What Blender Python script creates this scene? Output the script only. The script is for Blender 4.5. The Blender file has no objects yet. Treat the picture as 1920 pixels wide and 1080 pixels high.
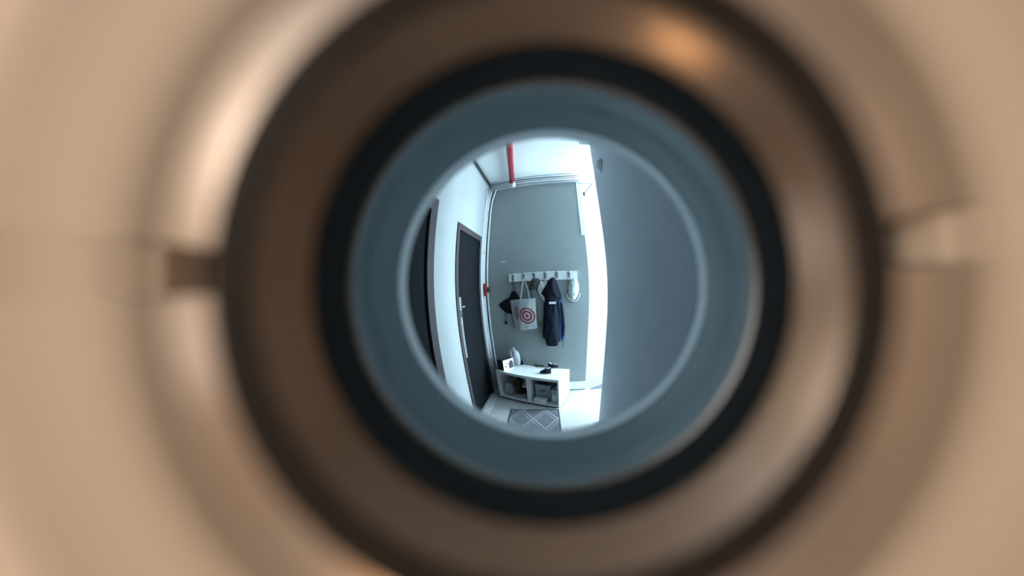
import bpy, bmesh, math, random
from mathutils import Vector, Matrix
random.seed(7)
sc = bpy.context.scene
COL = sc.collection

# ------------------------------------------------------------------ camera
# a phone looking into a door viewer: fisheye lens, theta = polynomial of the distance from the optical centre
CX, CY = 1037.0, 533.0                      # optical centre, pixels of the 1920x1080 frame
KC = (1.7468338630259181, 4.345662896400628, -7.770908580091553, 3.206943020595512)   # theta(r/1000 px)
ROLL = 0.033
EYE = Vector((0, 0, 1.5))
cam = bpy.data.cameras.new('camera')
cam_o = bpy.data.objects.new('camera', cam)
COL.objects.link(cam_o)
sc.camera = cam_o
cam.type = 'PANO'
cam.panorama_type = 'FISHEYE_LENS_POLYNOMIAL'
cam.sensor_fit = 'HORIZONTAL'
cam.sensor_width = 36.0
cam.fisheye_fov = math.radians(200)
cam.fisheye_polynomial_k0 = 0.0
cam.fisheye_polynomial_k1 = -KC[0] / 18.75
cam.fisheye_polynomial_k2 = -KC[1] / 18.75 ** 2
cam.fisheye_polynomial_k3 = -KC[2] / 18.75 ** 3
cam.fisheye_polynomial_k4 = -KC[3] / 18.75 ** 4
cam.shift_x = -(CX - 960) / 1920
cam.shift_y = -(540 - CY) / 1080
cam.clip_start = 0.00005
cam.clip_end = 60
cam.lens = 5.0
cam.dof.use_dof = True
cam.dof.focus_distance = 2.7
cam.dof.aperture_fstop = 7.5
rt = Vector((math.cos(ROLL), 0, -math.sin(ROLL)))
up = Vector((math.sin(ROLL), 0, math.cos(ROLL)))
fw = Vector((0, 1, 0))
M = Matrix((rt, up, -fw)).transposed().to_4x4()
M.translation = EYE
cam_o.matrix_world = M

# ------------------------------------------------------------------ sky, lamps, exposure
w = bpy.data.worlds.new('sky')
sc.world = w
w.use_nodes = True
bg = w.node_tree.nodes['Background']
bg.inputs[0].default_value = (0.60, 0.85, 1.0, 1)
bg.inputs[1].default_value = 27.0
vs = sc.view_settings
vs.view_transform = 'Standard'
vs.look = 'None'
vs.exposure = 0.0
vs.gamma = 1.0
vs.use_curve_mapping = False


def light(name, kind, loc, energy, color, **kw):
    l = bpy.data.lights.new(name, kind)
    l.energy = energy
    l.color = color
    for k, v in kw.items():
        setattr(l, k, v)
    o = bpy.data.objects.new(name, l)
    o.location = loc
    COL.objects.link(o)
    return o


# daylight opening of the tall window in the side passage (portal: guides the sky light, adds none)
pl = light('window_daylight', 'AREA', (2.33, 3.05, 1.6), 1.0, (1, 1, 1), shape='RECTANGLE', size=2.5, size_y=1.6)
pl.rotation_euler = (0, math.radians(90), 0)
pl.data.cycles.is_portal = True
# warm lamps of the room behind the door, with two added fill lamps
light('room_and_fill_lamp', 'POINT', (-1.45, -1.9, 2.25), 72.0, (1.0, 0.93, 0.84), shadow_soft_size=0.14)
light('room_and_fill_lamp', 'POINT', (1.1, -1.8, 1.9), 9.0, (1.0, 0.86, 0.76), shadow_soft_size=0.25)  # added soft fill from the right, no fixture there
light('room_and_fill_lamp', 'POINT', (-1.5, -0.9, 1.3), 3.6, (1.0, 0.90, 0.82), shadow_soft_size=0.22)  # added soft lamp, only puts highlights on the left of the flange
light('amber_lamp', 'POINT', (-0.62, -0.85, 0.42), 5.5, (1.0, 0.50, 0.20), shadow_soft_size=0.06)

# ------------------------------------------------------------------ helpers


def theta(r):
    s = r / 1000.0
    return ((KC[3] * s + KC[2]) * s + KC[1]) * s * s + KC[0] * s


def ray(px, py):
    a, b = px - CX, CY - py
    r = math.hypot(a, b) + 1e-9
    a /= r
    b /= r
    t = theta(r)
    return (rt * a + up * b) * math.sin(t) + fw * math.cos(t)


def hit(px, py, p0, n):
    d = ray(px, py)
    return EYE + d * ((p0 - EYE).dot(n) / d.dot(n))


HC = 3.004            # ceiling height
XL = -0.901           # left wall
XR, YR = 0.446, 2.043  # end of the grey wall on the right
WB, DB = -0.113, 3.011  # far wall: y = DB + WB x
BX = 0.404            # where the far wall ends
far = lambda x: DB + WB * x
WALL_ANG = math.atan(WB)
WU = Vector((math.cos(WALL_ANG), math.sin(WALL_ANG), 0))
WN = Vector((math.sin(WALL_ANG), -math.cos(WALL_ANG), 0))     # out of the far wall, into the hall
W0 = Vector((0, DB, 0))
WMAT = Matrix.Translation(W0) @ Matrix.Rotation(WALL_ANG, 4, 'Z')   # local x along the wall, -y out of it


def on_far(px, py, off=0.0):
    """pixel -> local coordinates of the far wall (x along, y = -off, z up)"""
    p = hit(px, py, W0 + WN * off, WN)
    return WMAT.inverted() @ p


def on_z(px, py, z):
    return hit(px, py, Vector((0, 0, z)), Vector((0, 0, 1)))


def on_left(px, py, off=0.0):
    return hit(px, py, Vector((XL + off, 0, 0)), Vector((1, 0, 0)))


def mat(name, color, rough=0.6, metal=0.0, var=0.06, scale=30.0, bump=0.0, spec=0.5):
    m = bpy.data.materials.new(name)
    m.use_nodes = True
    nt = m.node_tree
    b = nt.nodes['Principled BSDF']
    b.inputs['Roughness'].default_value = rough
    b.inputs['Metallic'].default_value = metal
    b.inputs['Specular IOR Level'].default_value = spec
    tc = nt.nodes.new('ShaderNodeTexCoord')
    nz = nt.nodes.new('ShaderNodeTexNoise')
    nz.inputs['Scale'].default_value = scale
    nz.inputs['Detail'].default_value = 4
    nt.links.new(tc.outputs['Object'], nz.inputs['Vector'])
    rp = nt.nodes.new('ShaderNodeValToRGB')
    lo = [max(0, c * (1 - var)) for c in color]
    hi = [min(1, c * (1 + var)) for c in color]
    rp.color_ramp.elements[0].color = (*lo, 1)
    rp.color_ramp.elements[1].color = (*hi, 1)
    rp.color_ramp.elements[0].position = 0.3
    rp.color_ramp.elements[1].position = 0.7
    nt.links.new(nz.outputs['Fac'], rp.inputs['Fac'])
    nt.links.new(rp.outputs['Color'], b.inputs['Base Color'])
    if bump:
        bp = nt.nodes.new('ShaderNodeBump')
        bp.inputs['Strength'].default_value = bump
        bp.inputs['Distance'].default_value = 0.01
        nt.links.new(nz.outputs['Fac'], bp.inputs['Height'])
        nt.links.new(bp.outputs['Normal'], b.inputs['Normal'])
    return m


class MB:
    def __init__(s):
        s.v, s.f = [], []

    def add(s, vs_, fs):
        n = len(s.v)
        s.v += [tuple(x) for x in vs_]
        s.f += [tuple(i + n for i in f) for f in fs]
        return s

    def box(s, a, b, m=None):
        x0, x1 = sorted((a[0], b[0]))
        y0, y1 = sorted((a[1], b[1]))
        z0, z1 = sorted((a[2], b[2]))
        v = [Vector((x, y, z)) for x in (x0, x1) for y in (y0, y1) for z in (z0, z1)]
        if m is not None:
            v = [m @ p for p in v]
        return s.add(v, [(0, 1, 3, 2), (4, 6, 7, 5), (0, 4, 5, 1), (2, 3, 7, 6), (0, 2, 6, 4), (1, 5, 7, 3)])

    def prism(s, base, h):
        """base: list of Vectors (counter-clockwise seen from +h), h: Vector"""
        n = len(base)
        base = [Vector(p) for p in base]
        h = Vector(h)
        v = base + [p + h for p in base]
        f = [tuple(range(n - 1, -1, -1)), tuple(range(n, 2 * n))]
        f += [(i, (i + 1) % n, n + (i + 1) % n, n + i) for i in range(n)]
        return s.add(v, f)

    def tube(s, pts, r, n=10, cap=True):
        pts = [Vector(p) for p in pts]
        rs = r if isinstance(r, (list, tuple)) else [r] * len(pts)
        rings = []
        ref = None
        for i, p in enumerate(pts):
            d = (pts[min(i + 1, len(pts) - 1)] - pts[max(i - 1, 0)]).normalized()
            if ref is None:
                ref = d.orthogonal().normalized()
            ref = (ref - d * ref.dot(d)).normalized()
            q = d.cross(ref)
            rings.append([p + (ref * math.cos(a) + q * math.sin(a)) * rs[i] for a in (2 * math.pi * k / n for k in range(n))])
        v = [x for rg in rings for x in rg]
        f = []
        for i in range(len(pts) - 1):
            for k in range(n):
                f.append((i * n + k, i * n + (k + 1) % n, (i + 1) * n + (k + 1) % n, (i + 1) * n + k))
        if cap:
            f.append(tuple(range(n - 1, -1, -1)))
            f.append(tuple((len(pts) - 1) * n + k for k in range(n)))
        return s.add(v, f)

    def ribbon(s, pts, wdt, th, side):
        """flat strap along pts, width along `side`"""
        pts = [Vector(p) for p in pts]
        side = Vector(side).normalized()
        v, f = [], []
        for i, p in enumerate(pts):
            d = (pts[min(i + 1, len(pts) - 1)] - pts[max(i - 1, 0)]).normalized()
            n = d.cross(side).normalized()
            sd = n.cross(d).normalized()
            for a, b in ((-1, -1), (1, -1), (1, 1), (-1, 1)):
                v.append(p + sd * (a * wdt / 2) + n * (b * th / 2))
        for i in range(len(pts) - 1):
            for k in range(4):
                f.append((i * 4 + k, i * 4 + (k + 1) % 4, i * 4 + 4 + (k + 1) % 4, i * 4 + 4 + k))
        e = (len(pts) - 1) * 4
        f += [(3, 2, 1, 0), (e, e + 1, e + 2, e + 3)]
        return s.add(v, f)

    def lathe(s, prof, n=128, offs=None, closed=False):
        """profile of (rho, y) turned about the y axis; offs(i, ang) adds to y"""
        v, f = [], []
        for k in range(n):
            a = 2 * math.pi * k / n
            for i, (r_, y) in enumerate(prof):
                v.append((r_ * math.cos(a), y + (offs(i, a) if offs else 0), r_ * math.sin(a)))
        m = len(prof)
        for k in range(n):
            k2 = (k + 1) % n
            for i in range(m if closed else m - 1):
                j = (i + 1) % m
                f.append((k * m + i, k2 * m + i, k2 * m + j, k * m + j))
        return s.add(v, f)

    def puff(s, outline, thick, back=0.25, centre=None, wrinkle=0.0, seed=0, y0=0.0, power=0.5):
        """soft body: closed outline of (x, z) filled to a cushion that bulges to -y (and a little to +y)"""
        rnd = random.Random(seed)
        pts = []
        n0 = len(outline)
        for i in range(n0):                       # finer outline, corners kept soft
            a = Vector(outline[i])
            b = Vector(outline[(i + 1) % n0])
            for k in range(3):
                pts.append(a.lerp(b, k / 3))
        n = len(pts)
        pts = [pts[i] * 0.6 + (pts[i - 1] + pts[(i + 1) % n]) * 0.2 for i in range(n)]
        if centre is None:
            centre = (sum(p[0] for p in pts) / n, sum(p[1] for p in pts) / n)
        c = Vector(centre)
        ph = [rnd.uniform(0, 6.28) for _ in range(6)]

        def wr(x, z):
            return wrinkle * (math.sin(x * 70 + ph[0] + 2 * math.sin(z * 14 + ph[1])) + 0.7 * math.sin(x * 130 + z * 30 + ph[2]) + 0.5 * math.sin(z * 60 + ph[3] + x * 25))
        lv = [1.0, 0.97, 0.9, 0.78, 0.6, 0.4, 0.2]
        v, f = [], []
        for side in (-1, 1):
            t = thick if side < 0 else thick * back
            base = len(v)
            for sc_ in lv:
                d = t * (1 - sc_ ** 2) ** power
                for p in pts:
                    q = c.lerp(p, sc_)
                    v.append((q[0], y0 + side * d + (wr(q[0], q[1]) * (1 - sc_ ** 6) if side < 0 else 0), q[1]))
            v.append((c[0], y0 + side * t, c[1]))
            ci = len(v) - 1
            for l in range(len(lv) - 1):
                for i in range(n):
                    j = (i + 1) % n
                    q = (base + l * n + i, base + l * n + j, base + (l + 1) * n + j, base + (l + 1) * n + i)
                    f.append(q if side < 0 else q[::-1])
            for i in range(n):
                j = (i + 1) % n
                q = (base + (len(lv) - 1) * n + i, base + (len(lv) - 1) * n + j, ci)
                f.append(q if side < 0 else q[::-1])
        return s.add(v, f)

    def build(s, name, material, parent=None, matrix=None, smooth=False):
        me = bpy.data.meshes.new(name)
        me.from_pydata(s.v, [], s.f)
        bm = bmesh.new()
        bm.from_mesh(me)
        bmesh.ops.remove_doubles(bm, verts=bm.verts, dist=1e-7)
        bmesh.ops.recalc_face_normals(bm, faces=bm.faces)
        bm.to_mesh(me)
        bm.free()
        me.materials.append(material)
        if smooth:
            me.polygons.foreach_set('use_smooth', [True] * len(me.polygons))
            me.update()
        o = bpy.data.objects.new(name, me)
        COL.objects.link(o)
        if parent is not None:
            o.parent = parent
        if matrix is not None:
            o.matrix_local = matrix
        return o


def thing(name, label, cat, matrix=None, group=None):
    o = bpy.data.objects.new(name, None)
    o.empty_display_size = 0.05
    COL.objects.link(o)
    if matrix is not None:
        o.matrix_world = matrix
    return tag(o, label, cat, group)


def tag(o, label, cat, group=None):
    o['label'] = label
    o['category'] = cat
    if group:
        o['group'] = group
    return o


def struct(o, label, cat):
    o['kind'] = 'structure'
    return tag(o, label, cat)


# ------------------------------------------------------------------ materials
MT = dict(
    white_wall=mat('white_wall_paint', (0.37, 0.385, 0.39), 0.7, var=0.03, scale=6, bump=0.02),
    ceiling=mat('ceiling_paint', (0.66, 0.67, 0.67), 0.8, var=0.03, scale=5),
    grey_wall=mat('grey_wall_paint', (0.265, 0.283, 0.275), 0.75, var=0.04, scale=4, bump=0.02),
    slate_wall=mat('slate_grey_paint', (0.62, 0.68, 0.74), 0.75, var=0.04, scale=4, bump=0.02),
    floor=mat('pale_floor', (0.52, 0.51, 0.49), 0.45, var=0.10, scale=9),
    trim=mat('white_gloss_trim', (0.80, 0.81, 0.80), 0.4, var=0.02),
    plaster=mat('cream_room_paint', (0.66, 0.56, 0.45), 0.8, var=0.03, scale=5),
    tan=mat('tan_door_paint', (0.61, 0.53, 0.455), 0.85, var=0.03, scale=60, spec=0.08),
    charcoal=mat('charcoal_door_paint', (0.010, 0.011, 0.013), 0.6, var=0.15, scale=12, spec=0.05),
    brown_frame=mat('brown_frame_paint', (0.06, 0.046, 0.05), 0.55, var=0.1, spec=0.3),
    steel=mat('brushed_steel', (0.62, 0.64, 0.66), 0.35, 0.7),
    hook_metal=mat('dull_hook_metal', (0.16, 0.17, 0.175), 0.45, 0.3),
    dark_metal=mat('dark_metal', (0.06, 0.06, 0.065), 0.4, 0.6),
    conduit=mat('white_conduit', (0.74, 0.77, 0.78), 0.4, var=0.03),
    red_paint=mat('red_pipe_paint', (0.30, 0.018, 0.03), 0.35, var=0.2),
    red_box=mat('red_plastic', (0.33, 0.035, 0.03), 0.5),
    bench=mat('white_laminate', (0.80, 0.81, 0.81), 0.4, var=0.02),
    black=mat('black_fabric', (0.012, 0.012, 0.016), 0.9, var=0.3, scale=60, bump=0.2, spec=0.1),
    navy=mat('navy_fabric', (0.011, 0.013, 0.020), 0.85, var=0.3, scale=60, bump=0.2, spec=0.1),
    blue=mat('blue_fabric', (0.035, 0.065, 0.15), 0.8, var=0.3, scale=40, bump=0.2, spec=0.1),
    grey_cloth=mat('grey_fabric', (0.05, 0.053, 0.05), 0.85, var=0.3, scale=50, bump=0.2, spec=0.1),
    pale_plastic=mat('pale_plastic_film', (0.40, 0.43, 0.46), 0.45, var=0.15, scale=35, bump=0.3),
    white_cloth=mat('white_fabric', (0.50, 0.52, 0.50), 0.85, var=0.08, scale=40, bump=0.2),
    card=mat('white_card', (0.82, 0.82, 0.80), 0.5, var=0.02),
    ink=mat('dark_ink', (0.03, 0.03, 0.04), 0.5),
    ochre=mat('ochre_ink', (0.38, 0.30, 0.20), 0.5),
    olive=mat('olive_fabric', (0.05, 0.055, 0.04), 0.85, var=0.3, spec=0.1),
    pink=mat('pink_grey_fabric', (0.34, 0.29, 0.32), 0.8, var=0.5, scale=90),
    bronze=mat('bronze_flange', (0.22, 0.178, 0.145), 0.7, 0.0, var=0.05, scale=400, spec=0.1),
    bevel=mat('glossy_bronze_bevel', (0.36, 0.30, 0.265), 0.38, 0.7, var=0.05, scale=400),  # glossier ring added to catch a highlight band on the flange
    bronze_dark=mat('dark_bronze', (0.14, 0.12, 0.108), 0.2, 0.6, var=0.05, scale=400),
    barrel=mat('black_barrel', (0.016, 0.014, 0.013), 0.7, 0.0, var=0.05, scale=400, spec=0.1),
    sleeve=mat('dark_teal_sleeve', (0.11, 0.14, 0.155), 0.42, 0.5, var=0.05, scale=400),
    thread=mat('grey_thread', (0.22, 0.24, 0.26), 0.45, 0.5, var=0.05, scale=400),
    fixture=mat('pale_fixture', (0.8, 0.82, 0.83), 0.4),
)


def gasket_material():
    m = mat('pale_nylon', (0.86, 0.90, 0.90), 0.6, var=0.02, scale=400)
    nt = m.node_tree
    b = nt.nodes['Principled BSDF']
    out = nt.nodes['Material Output']
    tr = nt.nodes.new('ShaderNodeBsdfTranslucent')
    tr.inputs['Color'].default_value = (0.97, 0.98, 0.98, 1)
    mx = nt.nodes.new('ShaderNodeMixShader')
    mx.inputs[0].default_value = 0.96
    nt.links.new(b.outputs[0], mx.inputs[1])
    nt.links.new(tr.outputs[0], mx.inputs[2])
    nt.links.new(mx.outputs[0], out.inputs['Surface'])
    return m


MT['gasket'] = gasket_material()


def printed_tote():
    """cream canvas with the red bullseye print (local x, z of the far wall item)"""
    m = mat('printed_canvas', (0.40, 0.42, 0.41), 0.85, var=0.06, scale=60)
    nt = m.node_tree
    b = nt.nodes['Principled BSDF']
    base = b.inputs['Base Color'].links[0].from_socket
    tc = nt.nodes.new('ShaderNodeTexCoord')
    c = on_far(988.5, 592, 0.09)
    c2 = on_far(969, 586, 0.06)
    masks = []
    for cc, sx, rr in ((c, 1.0, 0.098), (c2, 2.4, 0.085)):
        mp = nt.nodes.new('ShaderNodeVectorMath')
        mp.operation = 'SUBTRACT'
        mp.inputs[1].default_value = (cc[0], 0, cc[2])
        nt.links.new(tc.outputs['Object'], mp.inputs[0])
        ms = nt.nodes.new('ShaderNodeVectorMath')
        ms.operation = 'MULTIPLY'
        ms.inputs[1].default_value = (sx / rr, 0, 1 / rr)
        nt.links.new(mp.outputs[0], ms.inputs[0])
        ln = nt.nodes.new('ShaderNodeVectorMath')
        ln.operation = 'LENGTH'
        nt.links.new(ms.outputs[0], ln.inputs[0])
        rp = nt.nodes.new('ShaderNodeValToRGB')
        rp.color_ramp.interpolation = 'CONSTANT'
        el = rp.color_ramp.elements
        el[0].position = 0.0
        el[0].color = (1, 1, 1, 1)
        el[1].position = 0.22
        el[1].color = (0, 0, 0, 1)
        for p_, on in ((0.40, 1), (0.66, 0), (0.80, 1), (0.995, 0)):
            e = el.new(p_)
            e.color = (on, on, on, 1)
        nt.links.new(ln.outputs['Value'], rp.inputs['Fac'])
        masks.append(rp.outputs['Color'])
    sx = nt.nodes.new('ShaderNodeSeparateXYZ')
    nt.links.new(tc.outputs['Object'], sx.inputs[0])
    split = nt.nodes.new('ShaderNodeMath')
    split.operation = 'GREATER_THAN'
    split.inputs[1].default_value = on_far(975, 590, 0.09)[0]
    nt.links.new(sx.outputs['X'], split.inputs[0])
    pick = nt.nodes.new('ShaderNodeMix')
    pick.data_type = 'RGBA'
    nt.links.new(split.outputs[0], pick.inputs['Factor'])
    nt.links.new(masks[1], pick.inputs[6])
    nt.links.new(masks[0], pick.inputs[7])
    mx = nt.nodes.new('ShaderNodeMix')
    mx.data_type = 'RGBA'
    nt.links.new(pick.outputs[2], mx.inputs['Factor'])
    nt.links.new(base, mx.inputs[6])
    mx.inputs[7].default_value = (0.26, 0.04, 0.05, 1)
    nt.links.new(mx.outputs[2], b.inputs['Base Color'])
    return m


def lattice_rug():
    m = mat('lattice_rug', (0.12, 0.123, 0.135), 0.95, var=0.18, scale=120, bump=0.3)
    nt = m.node_tree
    b = nt.nodes['Principled BSDF']
    base = b.inputs['Base Color'].links[0].from_socket
    tc = nt.nodes.new('ShaderNodeTexCoord')
    sx = nt.nodes.new('ShaderNodeSeparateXYZ')
    nt.links.new(tc.outputs['Object'], sx.inputs[0])

    def mth(op, a, b_=None):
        n = nt.nodes.new('ShaderNodeMath')
        n.operation = op
        for i, x in enumerate((a, b_)):
            if x is None:
                continue
            if isinstance(x, (int, float)):
                n.inputs[i].default_value = x
            else:
                nt.links.new(x, n.inputs[i])
        return n.outputs[0]
    masks = []
    for sg in (1, -1):
        for per, off, wd in ((0.27, 0.0, 0.03), (0.27, 0.045, 0.014)):
            s_ = mth('ADD', mth('MULTIPLY', sx.outputs['X'], sg * 1.0), mth('MULTIPLY', sx.outputs['Y'], 0.62))
            fr = mth('FRACT', mth('ADD', mth('DIVIDE', mth('ADD', s_, off), per), 20.0))
            masks.append(mth('LESS_THAN', mth('ABSOLUTE', mth('SUBTRACT', fr, 0.5)), wd))
    k = masks[0]
    for q in masks[1:]:
        k = mth('MAXIMUM', k, q)
    mx = nt.nodes.new('ShaderNodeMix')
    mx.data_type = 'RGBA'
    nt.links.new(k, mx.inputs['Factor'])
    nt.links.new(base, mx.inputs[6])
    mx.inputs[7].default_value = (0.30, 0.31, 0.34, 1)
    nt.links.new(mx.outputs[2], b.inputs['Base Color'])
    return m


# ------------------------------------------------------------------ the setting: hall
YD = 0.0132           # hall face of the entrance door
floor = MB().box((-2.0, -3.2, -0.1), (2.6, 4.6, 0)).build('floor', MT['floor'])
struct(floor, 'pale grey floor of the hall', 'floor')
ceil = MB().box((-2.0, -3.2, HC), (2.6, 4.6, HC + 0.1)).build('ceiling', MT['ceiling'])
struct(ceil, 'white ceiling above the hall', 'ceiling')

# left wall with two door openings
D1 = (0.625, 1.525, 2.205)       # y0, y1, top of door one
D2 = (2.005, 2.885, 2.133)
YB = far(XL)
m = MB()
T = 0.14
for y0, y1, z0, z1 in ((0.03, D1[0], 0, HC), (D1[0], D1[1], D1[2], HC), (D1[1], D2[0], 0, HC), (D2[0], D2[1], D2[2], HC), (D2[1], YB + 0.1, 0, HC)):
    m.box((XL - T, y0, z0), (XL, y1, z1))
m.box((XL - T - 0.05, 0.03, 0), (XL - T, YB + 0.1, HC))
struct(m.build('wall_left', MT['white_wall']), 'white wall with two dark doors', 'wall')


def p3(m_, *pts):
    return [m_ @ Vector(p) for p in pts]


fl = WMAT.inverted() @ Vector((XL - 0.2, far(XL - 0.2), 0))
fe = WMAT.inverted() @ Vector((BX, far(BX), 0))
wall_back = MB().box((fl[0], 0, 0), (fe[0], 0.12, HC)).build('wall_back', MT['grey_wall'], matrix=WMAT)
struct(wall_back, 'grey green wall carrying the coat rack', 'wall')

# white wall beside it, turning away into the side passage
A0 = Vector((BX, far(BX), 0))
A1 = Vector((2.45, far(BX) + (2.45 - BX) * 0.62, 0))
nn = Vector((-(A1 - A0).y, (A1 - A0).x, 0)).normalized()
struct(MB().prism([A0, A1, A1 + nn * 0.1, A0 + nn * 0.1 + Vector((-0.02, 0, 0))], (0, 0, HC)).build('wall_passage', MT['white_wall']),
       'brightly lit white wall of the side passage', 'wall')
# near wall on the right and the passage wall behind it
m = MB().box((XR, 0.03, 0), (XR + 0.10, YR, HC)).box((XR + 0.1, YR - 0.1, 0), (2.45, YR, HC))
struct(m.build('wall_right', MT['slate_wall']), 'plain slate grey wall ending at the side passage', 'wall')
# window wall at the end of the passage
WY0, WY1, WZ0, WZ1 = 2.25, 3.85, 0.35, 2.85
m = MB()
m.box((2.3, YR - 0.1, 0), (2.42, WY0, HC)).box((2.3, WY1, 0), (2.42, 4.6, HC)).box((2.3, WY0, 0), (2.42, WY1, WZ0)).box((2.3, WY0, WZ1), (2.42, WY1, HC))
struct(m.build('wall_window', MT['white_wall']), 'white wall around the passage window', 'wall')
win = thing('window_1', 'tall passage window letting daylight in', 'window', Matrix.Translation((2.36, 3.05, WZ0)))
win['kind'] = 'structure'
for a, b in (((-0.03, -0.8, 0), (0.03, -0.75, 2.5)), ((-0.03, 0.75, 0), (0.03, 0.8, 2.5)), ((-0.03, -0.75, 0), (0.03, 0.75, 0.05)), ((-0.03, -0.75, 2.45), (0.03, 0.75, 2.5))):
    MB().box(a, b).build('frame', MT['trim'], win)
MB().box((-0.02, -0.02, 0.05), (0.02, 0.02, 2.45)).build('mullion', MT['trim'], win)

# baseboards and the thin grey slip on the floor at the passage wall
bb = MB().box((fl[0] + 0.25, -0.012, 0.02), (fe[0], 0, 0.15)).build('baseboard_back', MT['trim'], matrix=WMAT)
struct(bb, 'white baseboard under the coat rack wall', 'baseboard')
slip = MB().prism([Vector((0.47, 2.945, 0)), Vector((0.95, 2.93, 0)), Vector((0.95, 3.26, 0)), Vector((0.49, 2.99, 0))], (0, 0, 0.006)).build('trim_1', mat('grey_slip', (0.13, 0.14, 0.15), 0.6))
struct(slip, 'thin grey slip on the floor at the foot of the passage wall', 'floor strip')

# white pier above the far wall's end
q0 = on_far(1089, 350, 0.012)
q1 = on_far(1093, 440, 0.012)
pier = MB().box((q1[0] - 0.02, -0.012, q1[2]), (fe[0] + 0.01, 0.0, HC)).build('trim_2', MT['trim'], matrix=WMAT)
struct(pier, 'white painted upper end of the coat rack wall', 'wall trim')
# white beam along the top of the far wall
beam = MB().box((fl[0] + 0.2, -0.07, 2.905), (fe[0], 0, HC)).build('trim_3', MT['white_wall'], matrix=WMAT)
struct(beam, 'white beam along the top of the coat rack wall', 'beam')

# room behind the camera
m = MB()
m.box((-2.0, -3.2, 0), (-1.9, 0.03, HC)).box((2.4, -3.2, 0), (2.6, 0.03, HC)).box((-1.9, -3.2, 0), (2.4, -3.1, HC))
struct(m.build('wall_room', MT['plaster']), 'cream walls of the room behind the entrance door', 'wall')
m = MB()
DW0, DW1, DH = -0.47, 0.43, 2.06
m.box((-1.9, -0.02, 0), (DW0 - 0.06, 0.03, HC)).box((DW1 + 0.06, -0.02, 0), (2.4, 0.03, HC)).box((DW0 - 0.06, -0.02, DH + 0.06), (DW1 + 0.06, 0.03, HC))
struct(m.build('wall_entrance', MT['plaster']), 'cream wall around the entrance door', 'wall')


# ------------------------------------------------------------------ doors in the left wall
def side_door(name, y0, y1, top, label, fwid=0.065):
    d = thing(name, label, 'door', Matrix.Translation((XL, (y0 + y1) / 2, 0)))
    d['kind'] = 'structure'
    h = (y1 - y0) / 2
    MB().box((-0.12, -h, 0), (0.012, -h + fwid, top)).build('frame', MT['brown_frame'], d)
    MB().box((-0.12, h - fwid, 0), (0.012, h, top)).build('frame', MT['brown_frame'], d)
    MB().box((-0.12, -h + fwid, top - fwid), (0.012, h - fwid, top)).build('frame', MT['brown_frame'], d)
    leaf = MB().box((-0.055, -h + fwid, 0.008), (-0.012, h - fwid, top - fwid)).build('leaf', MT['charcoal'], d)
    return d, h, fwid, leaf


d1, h1, f1, leaf1 = side_door('door_1', *D1, 'charcoal door in a brown frame, beside a bare stretch of white wall', 0.11)
d2, h2, f2, leaf2 = side_door('door_2', *D2, 'charcoal door with a long steel lock plate, beside the white conduits')
# long lock plate at the leading edge of door two
off = -0.008
p_top = on_left(857, 558, off)
p_bot = on_left(869, 676, off)
ly = (p_top.y + p_bot.y) / 2 - (D2[0] + D2[1]) / 2
zt, zb = p_top.z, p_bot.z
zm = zb + (zt - zb) * 0.55
ly = max(ly, -h2 + f2 + 0.06)
MB().box((-0.012, ly - 0.035, zm), (-0.004, ly + 0.03, zt)).build('lock_plate', MT['steel'], d2)
MB().box((-0.012, ly - 0.035, zb), (-0.005, ly + 0.03, zm - 0.004)).build('kick_plate', mat('dull_steel', (0.30, 0.32, 0.34), 0.5, 0.5), d2)
hz = on_left(860, 590, off).z
MB().box((-0.005, ly - 0.014, hz - 0.035), (0.0, ly + 0.014, hz + 0.035)).build('keyhole', MT['ink'], d2)
MB().tube([(-0.005, ly, hz + 0.07), (0.02, ly, hz + 0.07), (0.025, ly + 0.02, hz + 0.07), (0.025, ly + 0.06, hz + 0.07)], 0.006).build('handle', MT['steel'], d2, smooth=True)
for k in range(3):
    MB().box((0.02 + k * 0.03, -h2, 0), (0.035 + k * 0.03, h2 - 0.1, 0.006 - 0.001 * k)).build('threshold_rib', MT['conduit'], d2)

# ------------------------------------------------------------------ entrance door and its viewer
ent = thing('door_3', 'tan painted entrance door holding the round door viewer', 'door', Matrix.Translation((0, 0.001, 1.5)))
ent['kind'] = 'structure'


def plate_with_hole(x0, x1, z0, z1, y0, y1, r, n=96):
    inner, outer = [], []
    for k in range(n):
        a = 2 * math.pi * k / n
        c, s_ = math.cos(a), math.sin(a)
        t = min((x1 if c > 0 else x0) / c if abs(c) > 1e-9 else 1e9, (z1 if s_ > 0 else z0) / s_ if abs(s_) > 1e-9 else 1e9)
        inner.append((r * c, r * s_))
        outer.append((t * c, t * s_))
    v = [(x, y, z) for y in (y0, y1) for ring in (inner, outer) for x, z in ring]
    f = []
    for k in range(n):
        j = (k + 1) % n
        f += [(k, j, n + j, n + k), (2 * n + j, 2 * n + k, 3 * n + k, 3 * n + j), (j, k, 2 * n + k, 2 * n + j), (n + k, n + j, 3 * n + j, 3 * n + k)]
    return MB().add(v, f)


leaf = plate_with_hole(DW0, DW1, -1.49, DH - 1.5, 0, YD - 0.001, 0.0126)
leaf.build('leaf', MT['tan'], ent)
for a, b in (((DW0 - 0.06, -0.02, -1.5), (DW0, 0.029, DH - 1.44)), ((DW1, -0.02, -1.5), (DW1 + 0.06, 0.029, DH - 1.44)), ((DW0, -0.02, DH - 1.5), (DW1, 0.029, DH - 1.44))):
    MB().box(a, b).build('frame', MT['plaster'], ent)

vw = thing('door_viewer', 'round bronze door viewer with a slotted flange and stepped dark barrel', 'door viewer', Matrix.Translation(EYE))


def vp(rpx, rho):
    """point of the viewer's profile: rho millimetres from the axis, at the angle of rpx"""
    return (rho * 1e-3, rho * 1e-3 / math.tan(theta(rpx)))


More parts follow.
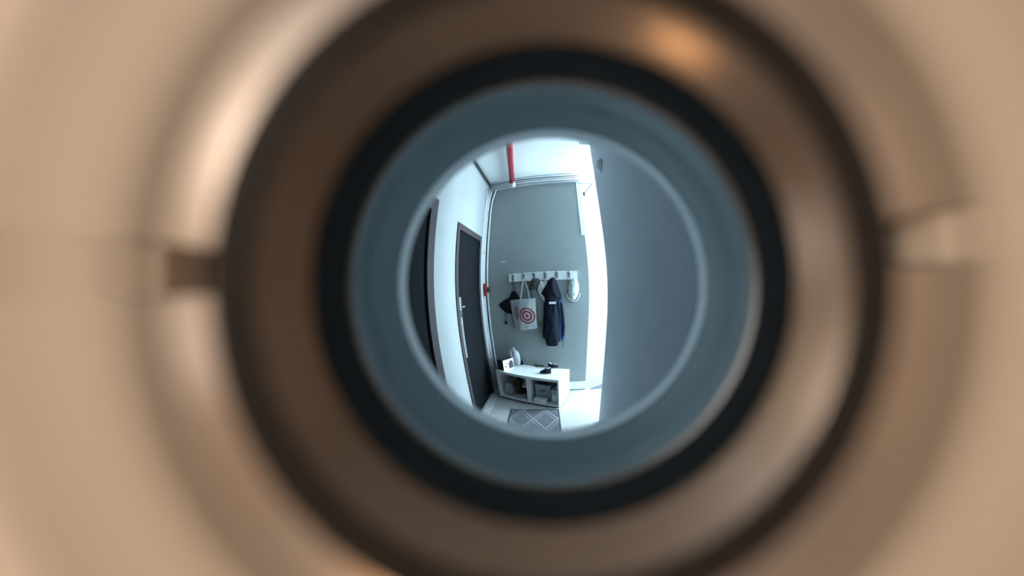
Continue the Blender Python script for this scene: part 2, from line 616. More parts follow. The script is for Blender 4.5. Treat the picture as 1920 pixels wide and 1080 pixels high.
SLOTS = (math.radians(5.3), math.radians(176.0))


def slot(i, a):
    for s_ in SLOTS:
        dlt = (a - s_ + math.pi) % (2 * math.pi) - math.pi
        if abs(dlt) < 0.062:
            return 0.0012 if i < 6 else 0.0
    return 0.0


y_in = vp(645, 7.6)
y_mid = vp(715, 9.2)
rim = vp(835, 15.0)
bev = vp(722, 9.6)
prof = [bev, (0.0122, (bev[1] + rim[1]) / 2 - 1e-5), rim, (0.0154, rim[1] + 5e-5), (0.0158, 0.00095), (0.0158, 0.00105)]
MB().lathe(prof, 360, lambda i, a_: slot(i, a_) if i < 3 else 0.0).build('flange', MT['bronze'], vw)
MB().lathe([y_in, ((y_in[0] + bev[0]) / 2, (y_in[1] + bev[1]) / 2 - 4e-5), bev], 360, slot).build('bevel', MT['bevel'], vw, smooth=False)
MB().lathe([y_in, vp(560, 6.4)], 160).build('chamfer', MT['barrel'], vw, smooth=True)
# polished conical collar between chamfer and barrel
MB().lathe([vp(560, 6.4), vp(455, 5.81)], 160).build('collar', MT['bronze_dark'], vw, smooth=True)
MB().lathe([vp(455, 5.81), vp(442, 5.85), vp(385, 7.6)], 160).build('barrel', MT['barrel'], vw)
MB().lathe([vp(385, 7.6), vp(376, 7.45), vp(368, 7.6)], 160).build('thread_ring', MT['thread'], vw)
MB().lathe([vp(368, 7.6), vp(342, 8.6), vp(340, 8.62), vp(291, 10.8)], 160).build('sleeve', MT['sleeve'], vw)
END = vp(274, 11.0)
MB().lathe([vp(291, 10.8), (0.0112, END[1] - 0.0009), (0.0122, END[1] - 0.0002), (0.0122, END[1] + 0.0001)], 160).build('seat', MT['sleeve'], vw)
# pale translucent gasket at the hall end: the hall's light shines through it
MB().lathe([(0.0110, END[1]), (0.0123, END[1])], 160).build('lens_gasket', MT['gasket'], vw)
MB().lathe([(0.0122, END[1] - 0.0001), (0.0160, END[1] - 0.0003), (0.0164, END[1] - 0.0006), (0.0164, YD)], 128).build('outer_flange', MT['bronze'], vw)

# ------------------------------------------------------------------ pipes and conduits
def far_w(x, off, z):
    return WMAT @ Vector((x, -off, z))


# red sprinkler pipe along the ceiling with its white end piece
ra = on_z(954.5, 268, HC - 0.075)
rb = on_z(960, 339, HC - 0.075)
dirp = (rb - ra).normalized()
rp_ = thing('sprinkler_pipe', 'red sprinkler pipe under the white ceiling', 'pipe', Matrix.Translation(rb))
MB().tube([Vector(ra - rb) - dirp * 0.8, Vector((0, 0, 0))], 0.036, 16).build('pipe', MT['red_paint'], rp_, smooth=True)
MB().tube([Vector((0, 0, 0)) - dirp * 0.01, dirp * 0.03], 0.041, 16).build('coupling', MT['red_paint'], rp_, smooth=True)
e_ = Vector((0, 0, 0))
fy = far(rb.x) - rb.y - 0.185
MB().tube([dirp * 0.03, Vector((0.01, fy * 0.75, -0.005)), Vector((0.015, fy, -0.045)), Vector((0.02, fy, -0.09))], 0.03, 14).build('elbow', MT['conduit'], rp_, smooth=True)
for k in range(3):
    tt = -0.15 - 0.25 * k
    c_ = dirp * tt
    MB().box((c_.x - 0.006, c_.y - 0.008, 0.015), (c_.x + 0.006, c_.y + 0.008, 0.075)).build('hanger', MT['dark_metal'], rp_)

# thin conduits along the top of the far wall
x_end = fe[0] - 0.0
for k, (off_, z_) in enumerate(((0.085, 2.93), (0.087, 2.962), (0.13, 2.985))):
    pts = [far_w(-0.83, off_, z_), far_w(-0.3, off_, z_ + 0.004), far_w(0.1, off_, z_ - 0.003 * k), far_w(x_end, off_, z_)]
    o = MB().tube(pts, 0.010, 10).build('conduit', MT['conduit'], smooth=True)
    tag(o, ('lowest', 'middle', 'topmost')[k] + ' white conduit running along the beam under the ceiling', 'conduit', 'conduits along the beam')
# upright conduits in the corner beside the charcoal door
for k, (dx_, off_, r_) in enumerate(((0.022, 0.155, 0.013), (0.024, 0.105, 0.012), (0.027, 0.06, 0.013), (0.06, 0.022, 0.012))):
    lc = WMAT.inverted() @ Vector((XL, far(XL), 0))
    x0 = lc[0] + dx_
    pts = [far_w(x0, off_, 0.02), far_w(x0, off_, 1.2), far_w(x0, off_, 2.55), far_w(x0 + 0.01, off_ + 0.005, 2.72), far_w(x0 + 0.02 * k, off_ + 0.01, 2.9)]
    t_ = thing('conduit', ('white upright conduit nearest the charcoal door frame', 'second white upright conduit from the charcoal door', 'third white upright conduit from the charcoal door', 'white upright conduit on the grey wall in the corner')[k], 'conduit', Matrix.Translation(pts[0]), 'upright corner conduits')
    MB().tube([p - pts[0] for p in pts], r_, 10).build('pipe', MT['conduit'], t_, smooth=True)
    for z_ in (0.5, 1.9):
        MB().tube([Vector((0, 0, z_)), Vector((0, 0, z_ + 0.018))], r_ + 0.004, 10).build('clip', MT['steel'], t_, smooth=True)
# conduit along the ceiling edge of the left wall
o = MB().tube([(XL + 0.03, 0.2, HC - 0.03), (XL + 0.03, 1.8, HC - 0.03), (XL + 0.03, YB - 0.12, HC - 0.03)], 0.016, 10).build('conduit', MT['dark_metal'], smooth=True)
tag(o, 'dark conduit along the ceiling edge above the two doors', 'conduit')

# red call point beside the conduits
ca, cb = on_far(906, 532, 0.09), on_far(915, 555, 0.09)
cm = (ca + cb) / 2
lcx = (WMAT.inverted() @ Vector((XL, far(XL), 0)))[0]
bx_ = thing('fire_alarm_box', 'small red fire alarm box on the corner conduits', 'alarm box', WMAT @ Matrix.Translation((lcx + 0.056, 0, cm[2])))
hh = abs(ca[2] - cb[2]) / 2
MB().box((-0.012, -0.125, -hh), (0.02, -0.076, hh)).build('housing', MT['red_box'], bx_)
MB().box((-0.017, -0.123, -hh * 0.95), (-0.012, -0.078, hh * 0.95)).build('cover', MT['ink'], bx_)
MB().box((-0.008, -0.128, -hh * 0.5), (0.016, -0.125, hh * 0.3)).build('front_plate', MT['red_paint'], bx_)
MB().box((0.02, -0.1, -hh * 0.4), (0.028, 0.0, hh * 0.4)).build('bracket', MT['dark_metal'], bx_)

# steel bracket and cable on the white pier
br0, br1 = on_far(1095, 362, 0.05), on_far(1110, 345, 0.05)
t_ = thing('wall_bracket', 'slanting dark steel bracket high on the white wall end', 'bracket', WMAT @ Matrix.Translation((br0[0], -0.013, br0[2])))
MB().tube([(0, 0.002, 0), (0.01, -0.02, 0.015), (br1[0] - br0[0], -0.05, br1[2] - br0[2])], 0.0045, 8).build('strut', MT['dark_metal'], t_, smooth=True)
MB().box((-0.012, -0.004, -0.03), (0.012, 0, 0.03)).build('foot_plate', MT['dark_metal'], t_)
zc = br1[2] - br0[2]
MB().tube([(-0.07, -0.045, zc + 0.012), (0.0, -0.045, zc + 0.004), (br1[0] - br0[0], -0.05, zc)], 0.003, 6).build('rod', MT['dark_metal'], t_, smooth=True)

# lamp head and pull box on the slate wall
lp = hit(1120, 309, Vector((XR - 0.03, 0, 0)), Vector((1, 0, 0)))
t_ = thing('wall_lamp', 'pale round lamp head high on the slate wall edge', 'lamp', Matrix.Translation((XR, lp.y, lp.z)))
prof = [(0.0, -0.05), (0.025, -0.047), (0.045, -0.036), (0.054, -0.018), (0.055, 0.0)]
o = MB().lathe(prof, 32).build('shade', MT['fixture'], t_, Matrix.Rotation(math.radians(-90), 4, 'Z'), smooth=True)
o = MB().lathe([(0.0, -0.012), (0.07, -0.012), (0.07, 0.0)], 32).build('base', MT['slate_wall'], t_, Matrix.Rotation(math.radians(-90), 4, 'Z'))
g0 = on_z(1086, 258, HC - 0.001)
o = MB().box((min(g0.x, XR - 0.02), g0.y - 0.15, HC - 0.06), (XR, g0.y + 0.06, HC)).build('junction_box', MT['fixture'])
tag(o, 'grey junction box where slate wall meets ceiling', 'junction box')

# ------------------------------------------------------------------ coat rack
HR = 1.5 + 0.092
rl = on_far(954, 521, 0.02)
rr = on_far(1082, 516, 0.02)
zc = (rl[2] + rr[2]) / 2
rack = thing('coat_rack', 'white wooden coat rack board with six steel hooks', 'coat rack', WMAT @ Matrix.Translation(((rl[0] + rr[0]) / 2, 0, zc)))
hw = (rr[0] - rl[0]) / 2
MB().box((-hw, -0.02, -0.046), (hw, 0, 0.046)).build('board', MT['trim'], rack)
MB().box((-hw, -0.026, 0.036), (hw, -0.02, 0.046)).build('moulding', MT['trim'], rack)
MB().box((-hw, -0.026, -0.046), (hw, -0.02, -0.036)).build('moulding', MT['trim'], rack)
hooks = []
for px in (961.7, 981.3, 1001, 1022, 1044, 1067):
    p = on_far(px, 518, 0.02)
    hx = p[0] - (rl[0] + rr[0]) / 2
    hooks.append(p[0])
    hk = MB().box((hx - 0.013, -0.024, -0.03), (hx + 0.013, -0.02, 0.032)).build('hook', MT['hook_metal'], rack)
    MB().tube([(hx, -0.022, -0.012), (hx, -0.045, -0.026), (hx, -0.062, -0.018), (hx, -0.066, 0.0)], 0.006, 8).build('prong', MT['hook_metal'], hk, smooth=True)
    MB().tube([(hx, -0.022, 0.018), (hx, -0.05, 0.024), (hx, -0.075, 0.045), (hx, -0.08, 0.05)], 0.006, 8).build('prong', MT['hook_metal'], hk, smooth=True)


def hang(name, label, cat, px, py):
    """Empty on the far wall at a pixel; local() turns pixels into its own coordinates"""
    p = on_far(px, py, 0.05)
    o = thing(name, label, cat, WMAT)
    o.matrix_world = WMAT @ Matrix.Translation((p[0], 0, p[2]))

    def local(x, y, off):
        q = on_far(x, y, off)
        return Vector((q[0] - p[0], -off, q[2] - p[2]))
    return o, local


def outl(local, pts, off):
    return [(local(x, y, off)[0], local(x, y, off)[2]) for x, y in pts]


# black drawstring bag behind the tote
o, L = hang('drawstring_bag', 'black drawstring bag on the end hook behind the tote', 'bag', 962, 523)
MB().puff(outl(L, [(934, 572), (941, 565), (949, 561), (956, 557), (958, 547), (966, 545), (972, 556), (980, 568), (976, 592), (960, 589), (949, 587), (941, 580)], 0.02), 0.016, wrinkle=0.0015, y0=-0.009, seed=3).build('pouch', MT['black'], o, smooth=True)
MB().ribbon([L(961, 523, 0.058), L(961, 536, 0.03), L(960, 552, 0.03)], 0.007, 0.002, (1, 0, 0)).build('cord', MT['black'], o)
MB().ribbon([L(963, 523, 0.058), L(965, 536, 0.03), L(966, 550, 0.03)], 0.007, 0.002, (1, 0, 0)).build('cord', MT['black'], o)
MB().tube([L(951, 587, 0.02), L(950, 597, 0.015), L(949, 604, 0.015)], 0.003, 6).build('pull_cord', MT['black'], o, smooth=True)
MB().puff(outl(L, [(947, 602), (951, 602), (951, 608), (948, 609)], 0.015), 0.008, y0=-0.01).build('toggle', MT['black'], o, smooth=True)
MB().tube([L(946, 586, 0.02), L(945, 600, 0.015), L(945, 611, 0.015)], 0.002, 6).build('pull_cord', MT['black'], o, smooth=True)

# tote bag with bullseye print
tote_m = printed_tote()
o, L = hang('tote_bag', 'cream canvas tote bag with a red bullseye print', 'bag', 982, 522)
loc0 = o.matrix_world.copy()
o.matrix_world = WMAT                       # tote parts are built in the wall's own frame so that the print falls in place


def LT(x, y, off):
    return on_far(x, y, off)


fr_ = [LT(973, 561, 0.09), LT(1003, 559, 0.085), LT(1006, 616, 0.09), LT(975, 620, 0.095)]
gl_ = [LT(956, 563, 0.034), LT(967, 617, 0.034)]
nx, nz_ = 10, 14
m = MB()
v, f = [], []
for i in range(nz_ + 1):
    t = i / nz_
    lft, rgt, gu = fr_[0].lerp(fr_[3], t), fr_[1].lerp(fr_[2], t), gl_[0].lerp(gl_[1], t)
    row = []
    for k in range(5):                      # gusset, folded in a little
        s_ = k / 5
        p = gu.lerp(lft, s_)
        row.append(p)
    for k in range(nx + 1):
        s_ = k / nx
        p = lft.lerp(rgt, s_)
        p.y -= 0.016 * math.sin(math.pi * s_) * math.sin(math.pi * min(1, 0.25 + t * 0.7)) + 0.0025 * math.sin(9 * t + 11 * s_)
        row.append(p)
    p = rgt.copy()
    p.y = -0.032
    row.append(p)
    q = gu.copy()
    q.y = -0.032
    row.append(q)
    v += row
nr = 5 + nx + 1 + 2
for i in range(nz_):
    for k in range(nr):
        k2 = (k + 1) % nr
        f.append((i * nr + k, i * nr + k2, i * nr + nr + k2, i * nr + nr + k))
f.append(tuple(nz_ * nr + k for k in range(nr)))
m.add(v, f).build('canvas', tote_m, o, smooth=True)
MB().ribbon([LT(977, 566, 0.094), LT(976.5, 560, 0.092), LT(978.5, 543, 0.075), LT(981, 525, 0.062), LT(982, 522, 0.058)], 0.017, 0.003, (1, 0, 0)).build('strap', MT['white_cloth'], o)
MB().ribbon([LT(994, 565, 0.094), LT(993.5, 560, 0.092), LT(990, 543, 0.075), LT(984, 526, 0.062), LT(982, 522, 0.058)], 0.017, 0.003, (1, 0, 0)).build('strap', mat('faded_strap', (0.33, 0.35, 0.35), 0.9), o)

# dark grey cap on the third hook
o, L = hang('cap', 'dark grey cap beside the white plastic bag', 'cap', 1001, 522)
MB().puff(outl(L, [(993, 531), (996, 525), (1001, 521.5), (1008, 522), (1012, 524), (1009, 532), (1005, 538), (998, 541), (992, 539)], 0.065), 0.045, y0=-0.055, wrinkle=0.001).build('crown', MT['grey_cloth'], o, smooth=True)
MB().puff(outl(L, [(991, 536), (998, 538), (1005, 537), (1004, 543), (997, 546), (990, 543)], 0.07), 0.012, back=1, y0=-0.07).build('brim', MT['olive'], o, smooth=True)

# pale plastic bag on the fourth hook, grey bag under it
o, L = hang('plastic_bag', 'crumpled white plastic bag hung between dark cap and jacket', 'bag', 1022, 521)
MB().puff(outl(L, [(1013, 526), (1018, 528), (1022, 523), (1025, 528), (1024, 540), (1023, 556), (1019, 566), (1012, 556), (1006, 543), (1009, 533)], 0.04), 0.028, y0=-0.02, wrinkle=0.005, seed=5).build('sack', MT['trim'], o, smooth=True)
MB().ribbon([L(1019, 530, 0.055), L(1021.5, 522, 0.06), L(1023.5, 530, 0.055)], 0.012, 0.004, (1, 0, 0)).build('handle', MT['pale_plastic'], o)
o, L = hang('cloth_bag', 'limp grey cloth bag hanging beside the bullseye tote', 'bag', 1002, 528)
MB().puff(outl(L, [(994, 541), (1003, 539), (1010, 545), (1017, 562), (1021, 580), (1018, 600), (1009, 604), (1003, 585), (996, 562)], 0.02), 0.022, y0=-0.004, wrinkle=0.002, seed=6).build('sack', mat('faded_grey_cloth', (0.26, 0.285, 0.28), 0.9, var=0.1), o, smooth=True)
MB().ribbon([L(998, 545, 0.03), L(1001.5, 524, 0.052), L(1007, 545, 0.03)], 0.008, 0.002, (1, 0, 0)).build('handle', MT['grey_cloth'], o)

# hooded jacket
o, L = hang('jacket', 'black hooded jacket with a small white label', 'jacket', 1037, 521)
MB().puff(outl(L, [(1019, 570), (1024, 562), (1036, 560), (1043, 563), (1045, 580), (1047, 600), (1047, 622), (1047, 640), (1046, 649), (1036, 650), (1024, 649), (1022, 636), (1016.5, 634), (1017, 612), (1019, 590)], 0.075), 0.06, y0=-0.056, centre=(L(1035, 605, 0.06)[0], L(1035, 605, 0.06)[2]), wrinkle=0.0035, seed=8).build('body', MT['navy'], o, smooth=True)
MB().puff(outl(L, [(1035, 519.5), (1040, 521), (1044, 529), (1048, 542), (1053, 556), (1052, 562), (1046, 561), (1044, 570), (1034, 572), (1022, 568), (1020, 556), (1014, 551), (1018, 543), (1023, 534), (1029, 524)], 0.08), 0.075, y0=-0.06, wrinkle=0.004, seed=9).build('hood', MT['navy'], o, smooth=True)
lb = L(1035.5, 568, 0.134)
MB().box((lb[0] - 0.034, lb[1], lb[2] - 0.012), (lb[0] + 0.034, lb[1] + 0.02, lb[2] + 0.012)).build('label_patch', MT['card'], o)
MB().tube([L(1033, 574, 0.1), L(1034, 600, 0.104), L(1034, 646, 0.06)], 0.003, 6).build('zip', MT['ink'], o, smooth=True)
# blue jacket behind it
o, L = hang('jacket', 'blue jacket hanging behind the black hooded jacket', 'jacket', 1044, 521)
MB().puff(outl(L, [(1043, 528), (1049, 545), (1054, 565), (1057, 585), (1059, 605), (1059, 628), (1056, 642), (1053, 634), (1050, 642), (1046, 640), (1044, 600), (1042, 565)], 0.03), 0.024, y0=-0.014, centre=(L(1050, 600, 0.03)[0], L(1050, 600, 0.03)[2]), wrinkle=0.005, seed=11).build('body', MT['blue'], o, smooth=True)
MB().puff(outl(L, [(1051, 566), (1055, 570), (1058, 590), (1059.5, 615), (1057, 632), (1054, 632), (1055, 610), (1053, 588)], 0.04), 0.02, y0=-0.03, wrinkle=0.002, seed=12).build('sleeve', MT['navy'], o, smooth=True)
MB().ribbon([L(1055, 636, 0.06), L(1055.5, 645, 0.05), L(1056, 651, 0.05)], 0.006, 0.002, (1, 0, 0)).build('strap', MT['navy'], o)

# white patterned cap on the last hook
o, L = hang('cap', 'white patterned cap on the hook nearest the bright wall', 'cap', 1068, 522)
ell = [(1075 + 10.3 * math.cos(a) + 1.2 * math.sin(a), 542.5 - 21.5 * math.sin(a)) for a in (2 * math.pi * k / 18 for k in range(18))]
MB().puff(outl(L, ell, 0.05), 0.055, y0=-0.03, wrinkle=0.002, seed=13).build('crown', MT['white_cloth'], o, smooth=True)
brm = [(1075 + 12 * math.cos(a), 550 - 15 * math.sin(a)) for a in [math.pi + math.pi * k / 12 for k in range(13)]]
MB().tube([L(x, y, 0.045) for x, y in brm], 0.006, 8).build('brim', MT['white_cloth'], o, smooth=True)
MB().tube([L(1064, 545, 0.03), L(1063, 553, 0.03), L(1065, 562, 0.03), L(1071, 567, 0.03), L(1079, 566, 0.03)], 0.003, 6).build('chin_strap', MT['ink'], o, smooth=True)
for x, y, s_ in ((1073, 532, 2.6), (1077, 540, 3.0), (1071.5, 545, 2.4), (1077, 551, 2.4), (1074, 556, 1.8)):
    MB().puff(outl(L, [(x + s_ * math.cos(a), y + 1.4 * s_ * math.sin(a)) for a in (0, 1, 2, 3, 4, 5)], 0.085), 0.006, y0=-0.076, back=1).build('motif', mat('cap_motif', (0.36, 0.42, 0.42), 0.9), o, smooth=True)
MB().ribbon([L(1066.5, 519, 0.066), L(1069, 523, 0.064), L(1072, 526, 0.06)], 0.008, 0.002, (1, 0, 0)).build('loop', MT['white_cloth'], o)

# two pale scuffs on the far wall
for k, (xa, ya, xb, yb) in enumerate(((939, 493, 945, 490), (943, 491.5, 951, 489.5))):
    a, b = on_far(xa, ya, 0.001), on_far(xb, yb, 0.001)
    d = Vector((b[0] - a[0], 0, b[2] - a[2]))
    MB().ribbon([Vector((a[0], -0.001, a[2])), Vector((b[0], -0.001, b[2]))], 0.006, 0.002, (-d.z, 0, d.x)).build('scuff_mark', MT['conduit'], wall_back)

# ------------------------------------------------------------------ bench
BL, BD, BH, BR = 0.839, 0.405, 0.444, -0.356
BM = Matrix.Translation((0.026, 2.402, 0)) @ Matrix.Rotation(BR, 4, 'Z')
bench = thing('storage_bench', 'white open storage bench with two compartments', 'bench', BM)
t = 0.034
z0 = 0.03
MB().box((-BL, 0, BH - t), (0, BD, BH)).build('top_panel', MT['bench'], bench)
MB().box((-BL, 0, z0), (0, BD, z0 + 0.022)).build('bottom_panel', MT['bench'], bench)
MB().box((-BL, 0, z0 + 0.022), (-BL + t, BD, BH - t)).build('side_panel', MT['bench'], bench)
MB().box((-t * 0.6, 0, z0 + 0.022), (0, BD, BH - t)).build('side_panel', MT['bench'], bench)
xm = -BL * 0.47
MB().box((xm - 0.02, 0.004, z0 + 0.022), (xm + 0.02, BD - 0.008, BH - t)).build('divider', MT['bench'], bench)
MB().box((-BL + t, BD - 0.008, z0 + 0.022), (-t * 0.6, BD, BH - t)).build('back_panel', MT['bench'], bench)
MB().box((-BL + 0.02, 0.03, 0), (-0.02, BD - 0.02, z0)).build('shadow_plinth', MT['charcoal'], bench)  # charcoal block stands in for the shadow under the bench
BI = BM.inverted()


def bench_top(px, py):
    return BI @ on_z(px, py, BH)


def bthing(name, label, cat, x, y, z, rz=0.0, group=None):
    return thing(name, label, cat, BM @ Matrix.Translation((x, y, z)) @ Matrix.Rotation(rz, 4, 'Z'), group)


# boxed product with printed white front
pa, pb, pc = bench_top(945.5, 696), bench_top(966, 688.5), bench_top(935, 692.5)
wf = (pb - pa).length
az = math.atan2(pb.y - pa.y, pb.x - pa.x)
o = bthing('carton', 'black carton with a printed white front on the bench', 'box', pa.x, pa.y, BH + 0.0005, az)
hb, db = 0.148, max(0.06, min(0.1, (pc - pa).length))
wf = min(wf, 0.2)
MB().box((0, 0.004, 0), (wf, db, hb)).build('case', MT['ink'], o)
MB().box((0, 0, 0), (wf, 0.004, hb)).build('front_face', MT['card'], o)
arch = [(0.52, 0.08), (0.95, 0.08), (0.95, 0.62), (0.86, 0.80), (0.74, 0.86), (0.62, 0.78), (0.52, 0.58)]
MB().prism([Vector((x * wf, 0, z * hb)) for x, z in arch], (0, -0.0008, 0)).build('arch_print', MT['ink'], o)
MB().prism([Vector(((0.36 + 0.09 * math.cos(a)) * wf, 0, (0.62 + 0.13 * math.sin(a)) * hb)) for a in (2 * math.pi * k / 12 for k in range(12))], (0, -0.0008, 0)).build('seal_print', MT['ochre'], o)
MB().prism([Vector((x * wf, 0, z * hb)) for x, z in ((0.14, 0.24), (0.20, 0.22), (0.21, 0.32), (0.26, 0.24), (0.33, 0.22), (0.28, 0.34), (0.33, 0.42), (0.18, 0.44), (0.14, 0.38), (0.21, 0.36))], (0, -0.0008, 0)).build('mark_print', MT['ink'], o)
# dark pouch behind the carton
pq = bench_top(969, 684)
o = bthing('pouch', 'small dark pouch beside the carton on the bench', 'pouch', pq.x + 0.035, pq.y + 0.03, BH, 0.2)
MB().puff([(-0.045, 0), (0.045, 0), (0.05, 0.04), (0.03, 0.075), (-0.01, 0.085), (-0.045, 0.06)], 0.03, back=1, wrinkle=0.002).build('body', MT['navy'], o, smooth=True)
MB().tube([(-0.03, -0.012, 0.07), (0.0, -0.012, 0.08), (0.03, -0.012, 0.07)], 0.003, 6).build('drawcord', MT['black'], o, smooth=True)
# pale plastic sack behind the carton
ps = bench_top(942, 682)
o = bthing('plastic_sack', 'tall pale plastic sack behind the carton', 'bag', -BL + 0.12, BD - 0.085, BH, 0.30)
MB().puff([(-0.075, 0), (0.07, 0), (0.085, 0.09), (0.08, 0.18), (0.055, 0.235), (0.0, 0.25), (-0.05, 0.235), (-0.075, 0.16), (-0.085, 0.07)], 0.05, back=0.8, wrinkle=0.005, seed=21).build('sack', MT['pale_plastic'], o, smooth=True)
MB().puff([(-0.02, 0.235), (0.02, 0.235), (0.035, 0.265), (0.0, 0.275), (-0.03, 0.262)], 0.015, back=1, wrinkle=0.003).build('knot', MT['pale_plastic'], o, smooth=True)


def shoe(parent, length, wid, hgt, up_m, sole_m, trim_m):
    """low shoe, toe towards +x, sole on z = 0"""
    secs = []
    N = 14
    for i in range(N + 1):
        t_ = i / N
        w_ = wid * (0.36 + 0.14 * math.sin(math.pi * min(1, t_ * 1.25))) * (1 if t_ < 0.86 else math.sqrt(max(0.03, 1 - ((t_ - 0.86) / 0.14) ** 2))) * (1 if t_ > 0.06 else 0.8)
        if t_ < 0.45:
            h_ = hgt * (1 - 0.15 * math.sin(math.pi * t_ / 0.45))
        else:
            h_ = hgt * (0.42 + 0.58 * (1 - (t_ - 0.45) / 0.55) ** 1.4) * (1 if t_ < 0.9 else 0.85)
        secs.append((t_ * length - length / 2, w_, h_))
    m_ = MB()
    v_, f_ = [], []
    K = 12
    for x, w_, h_ in secs:
        for k in range(K):
            a = math.pi * k / (K - 1)
            v_.append((x, w_ * math.cos(a), 0.012 + (h_ - 0.012) * math.sin(a) ** 0.7))
    for i in range(N):
        for k in range(K - 1):
            f_.append((i * K + k, i * K + k + 1, i * K + K + k + 1, i * K + K + k))
        f_.append((i * K + K - 1, i * K, i * K + K, i * K + 2 * K - 1))
    f_.append(tuple(range(K)))
    f_.append(tuple(N * K + k for k in range(K)))
    m_.add(v_, f_).build('upper', up_m, parent, smooth=True)
    base = [Vector((x, w_ * 1.05, 0)) for x, w_, h_ in secs] + [Vector((x, -w_ * 1.05, 0)) for x, w_, h_ in reversed(secs)]
    MB().prism(base, (0, 0, 0.016)).build('sole', sole_m, parent)
    x = -length * 0.22
    ring = [(x + length * 0.2 * math.cos(a), wid * 0.24 * math.sin(a), hgt * (0.95 - 0.12 * math.cos(a))) for a in (2 * math.pi * k / 14 for k in range(15))]
    MB().tube(ring, 0.006, 6).build('collar', trim_m, parent, smooth=True)
    for k in range(3):
        xx = length * (0.04 + 0.07 * k)
        zz = hgt * (0.94 - 0.13 * k)
        MB().tube([(xx, -wid * 0.2, zz - 0.008), (xx + 0.004, 0, zz + 0.004), (xx, wid * 0.2, zz - 0.008)], 0.0035, 6).build('lace', trim_m, parent, smooth=True)


p = bench_top(1021, 701)
o = bthing('shoe', 'small dark shoe at the front of the bench top', 'shoe', p.x, p.y + 0.03, BH + 0.0005, math.radians(205), 'shoes on the bench top')
shoe(o, 0.135, 0.085, 0.075, MT['navy'], MT['ink'], MT['white_cloth'])
p = bench_top(1035, 690.5)
o = bthing('shoe', 'small dark shoe farther back on the bench top, beside the wall', 'shoe', p.x + 0.005, p.y + 0.035, BH + 0.0005, math.radians(25), 'shoes on the bench top')
shoe(o, 0.13, 0.08, 0.07, MT['navy'], MT['ink'], MT['white_cloth'])
p = bench_top(1012, 687.5)
o = bthing('glove', 'flat olive glove lying beside the small dark shoes', 'glove', p.x, p.y + 0.02, BH + 0.004, math.radians(10))
gm = MB().puff([(-0.05, -0.03), (0.02, -0.035), (0.05, -0.03), (0.05, 0.03), (0.0, 0.034), (-0.05, 0.03)], 0.014, back=0.25, wrinkle=0.001)
gm.build('palm', MT['olive'], o, Matrix.Rotation(math.radians(-90), 4, 'X'), smooth=True)
for k in range(4):
    MB().tube([(-0.045, -0.024 + 0.016 * k, 0.006), (-0.075, -0.026 + 0.017 * k, 0.007), (-0.09 + 0.006 * abs(k - 1.5), -0.027 + 0.018 * k, 0.004)], [0.008, 0.008, 0.004], 8).build('finger', MT['olive'], o, smooth=True)
MB().tube([(-0.01, -0.03, 0.006), (-0.03, -0.05, 0.006), (-0.045, -0.056, 0.004)], [0.009, 0.008, 0.004], 8).build('thumb', MT['olive'], o, smooth=True)

# things in the compartments
zf = z0 + 0.0225
o = bthing('plastic_bag', 'pale plastic bag in the bench compartment nearer the charcoal door', 'bag', -BL + 0.112, 0.10, zf, 0.0)
MB().puff([(-0.07, 0), (0.065, 0), (0.073, 0.07), (0.06, 0.15), (0.03, 0.185), (-0.03, 0.18), (-0.065, 0.14), (-0.073, 0.06)], 0.06, back=0.8, wrinkle=0.006, seed=31).build('sack', MT['pale_plastic'], o, smooth=True)
MB().ribbon([(-0.03, -0.02, 0.17), (-0.01, -0.03, 0.215), (0.02, -0.02, 0.17)], 0.014, 0.003, (1, 0, 0)).build('handle', MT['pale_plastic'], o)
o = bthing('backpack', 'dark olive soft bag in the bench compartment beside the pale bag', 'bag', -BL + 0.24, 0.17, zf, 0.0)
MB().puff([(-0.045, 0), (0.045, 0), (0.052, 0.12), (0.045, 0.25), (0.0, 0.275), (-0.045, 0.25), (-0.052, 0.12)], 0.08, back=0.8, wrinkle=0.004, seed=32).build('body', MT['olive'], o, smooth=True)
MB().tube([(-0.03, -0.03, 0.255), (0, -0.03, 0.29), (0.03, -0.03, 0.255)], 0.006, 8).build('handle', MT['black'], o, smooth=True)
for k in range(3):
    lbl = ('pink and grey shoe at the bottom of the pile beside the divider', 'pink and grey shoe in the middle of the pile beside the divider', 'pink and grey shoe on top of the pile beside the divider')[k]
    o = bthing('shoe', lbl, 'shoe', xm - 0.078 + 0.003 * k, 0.135, zf + 0.1 * k, math.radians(-90 + 3 * k), 'shoes piled beside the divider')
    shoe(o, 0.23, 0.095, 0.085, MT['pink'] if k != 1 else MT['navy'], MT['card'] if k != 1 else MT['ink'], MT['navy'])
    if k == 1:
        o['label'] = 'dark shoe in the middle of the pile beside the divider'
xr = xm + 0.02
o = bthing('storage_bin', 'grey fabric storage bin in the bench compartment nearer the bright floor', 'bin', xr + 0.135, 0.21, zf, 0.0)
gb = mat('grey_bin_fabric', (0.30, 0.33, 0.37), 0.9, var=0.12)
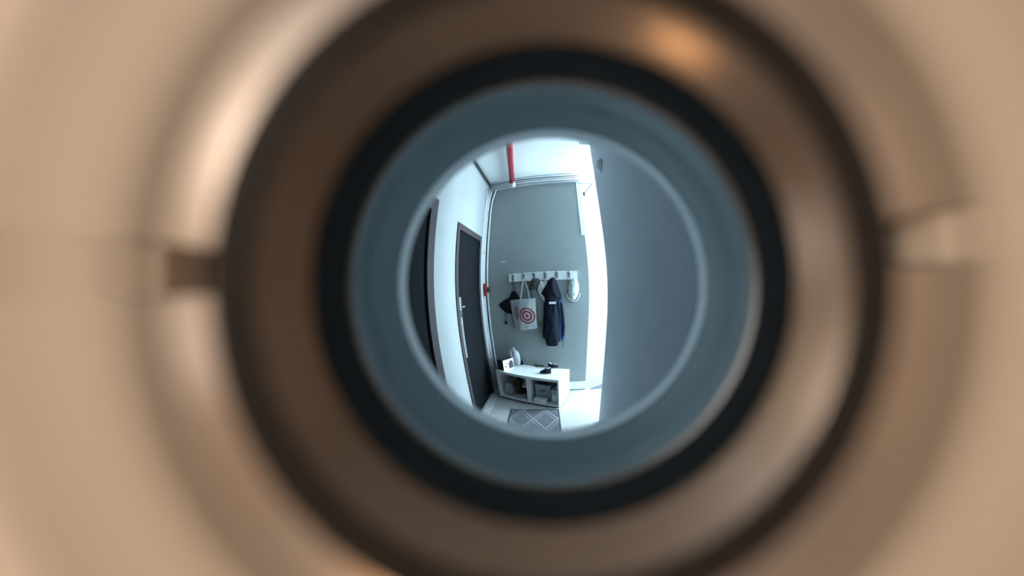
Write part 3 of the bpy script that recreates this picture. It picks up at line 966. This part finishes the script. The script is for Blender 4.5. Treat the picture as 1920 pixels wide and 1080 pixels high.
MB().box((-0.1, -0.12, 0), (0.1, 0.12, 0.012)).build('base', gb, o)
for a, b in (((-0.1, -0.12, 0.012), (0.1, -0.11, 0.25)), ((-0.1, 0.11, 0.012), (0.1, 0.12, 0.25)), ((-0.1, -0.11, 0.012), (-0.09, 0.11, 0.25)), ((0.09, -0.11, 0.012), (0.1, 0.11, 0.25))):
    MB().box(a, b).build('side', gb, o)
MB().tube([(-0.03, -0.12, 0.17), (-0.03, -0.132, 0.16), (0.03, -0.132, 0.16), (0.03, -0.12, 0.17)], 0.005, 8).build('handle', MT['grey_cloth'], o, smooth=True)
o = bthing('paper_box', 'low white box in front of the grey storage bin', 'box', xr + 0.125, 0.04, zf, 0.03)
MB().box((-0.075, -0.03, 0), (0.075, 0.03, 0.055)).build('tray', MT['card'], o)
MB().box((-0.078, -0.033, 0.04), (0.078, 0.033, 0.062)).build('lid', MT['card'], o)
o = bthing('document_file', 'pale standing file box against the bench end panel', 'box', -0.075, 0.16, zf, 0.0)
MB().box((-0.04, -0.11, 0), (0.04, 0.15, 0.21)).build('case', MT['pale_plastic'], o)
MB().box((-0.025, -0.112, 0.05), (0.025, -0.11, 0.13)).build('spine_label', MT['card'], o)

# ------------------------------------------------------------------ rug
c1, c2, c3, c4 = on_z(960, 768, 0.004), on_z(1046, 768, 0.004), on_z(1057, 812, 0.004), on_z(957, 808, 0.004)
dx_ = (c2 - c1)
az = math.atan2(dx_.y, dx_.x)
wr_ = dx_.length
rug = thing('doormat', 'grey rug with a white diamond lattice in front of the bench', 'rug', Matrix.Translation((c1.x, c1.y, 0)) @ Matrix.Rotation(az, 4, 'Z'))
MB().box((0, -1.05, 0), (wr_, 0, 0.008)).build('pile', lattice_rug(), rug)
MB().box((-0.012, -1.062, 0), (0, 0.012, 0.009)).build('binding', MT['grey_cloth'], rug)
MB().box((wr_, -1.062, 0), (wr_ + 0.012, 0.012, 0.009)).build('binding', MT['grey_cloth'], rug)
MB().box((0, 0, 0), (wr_, 0.012, 0.009)).build('binding', MT['grey_cloth'], rug)
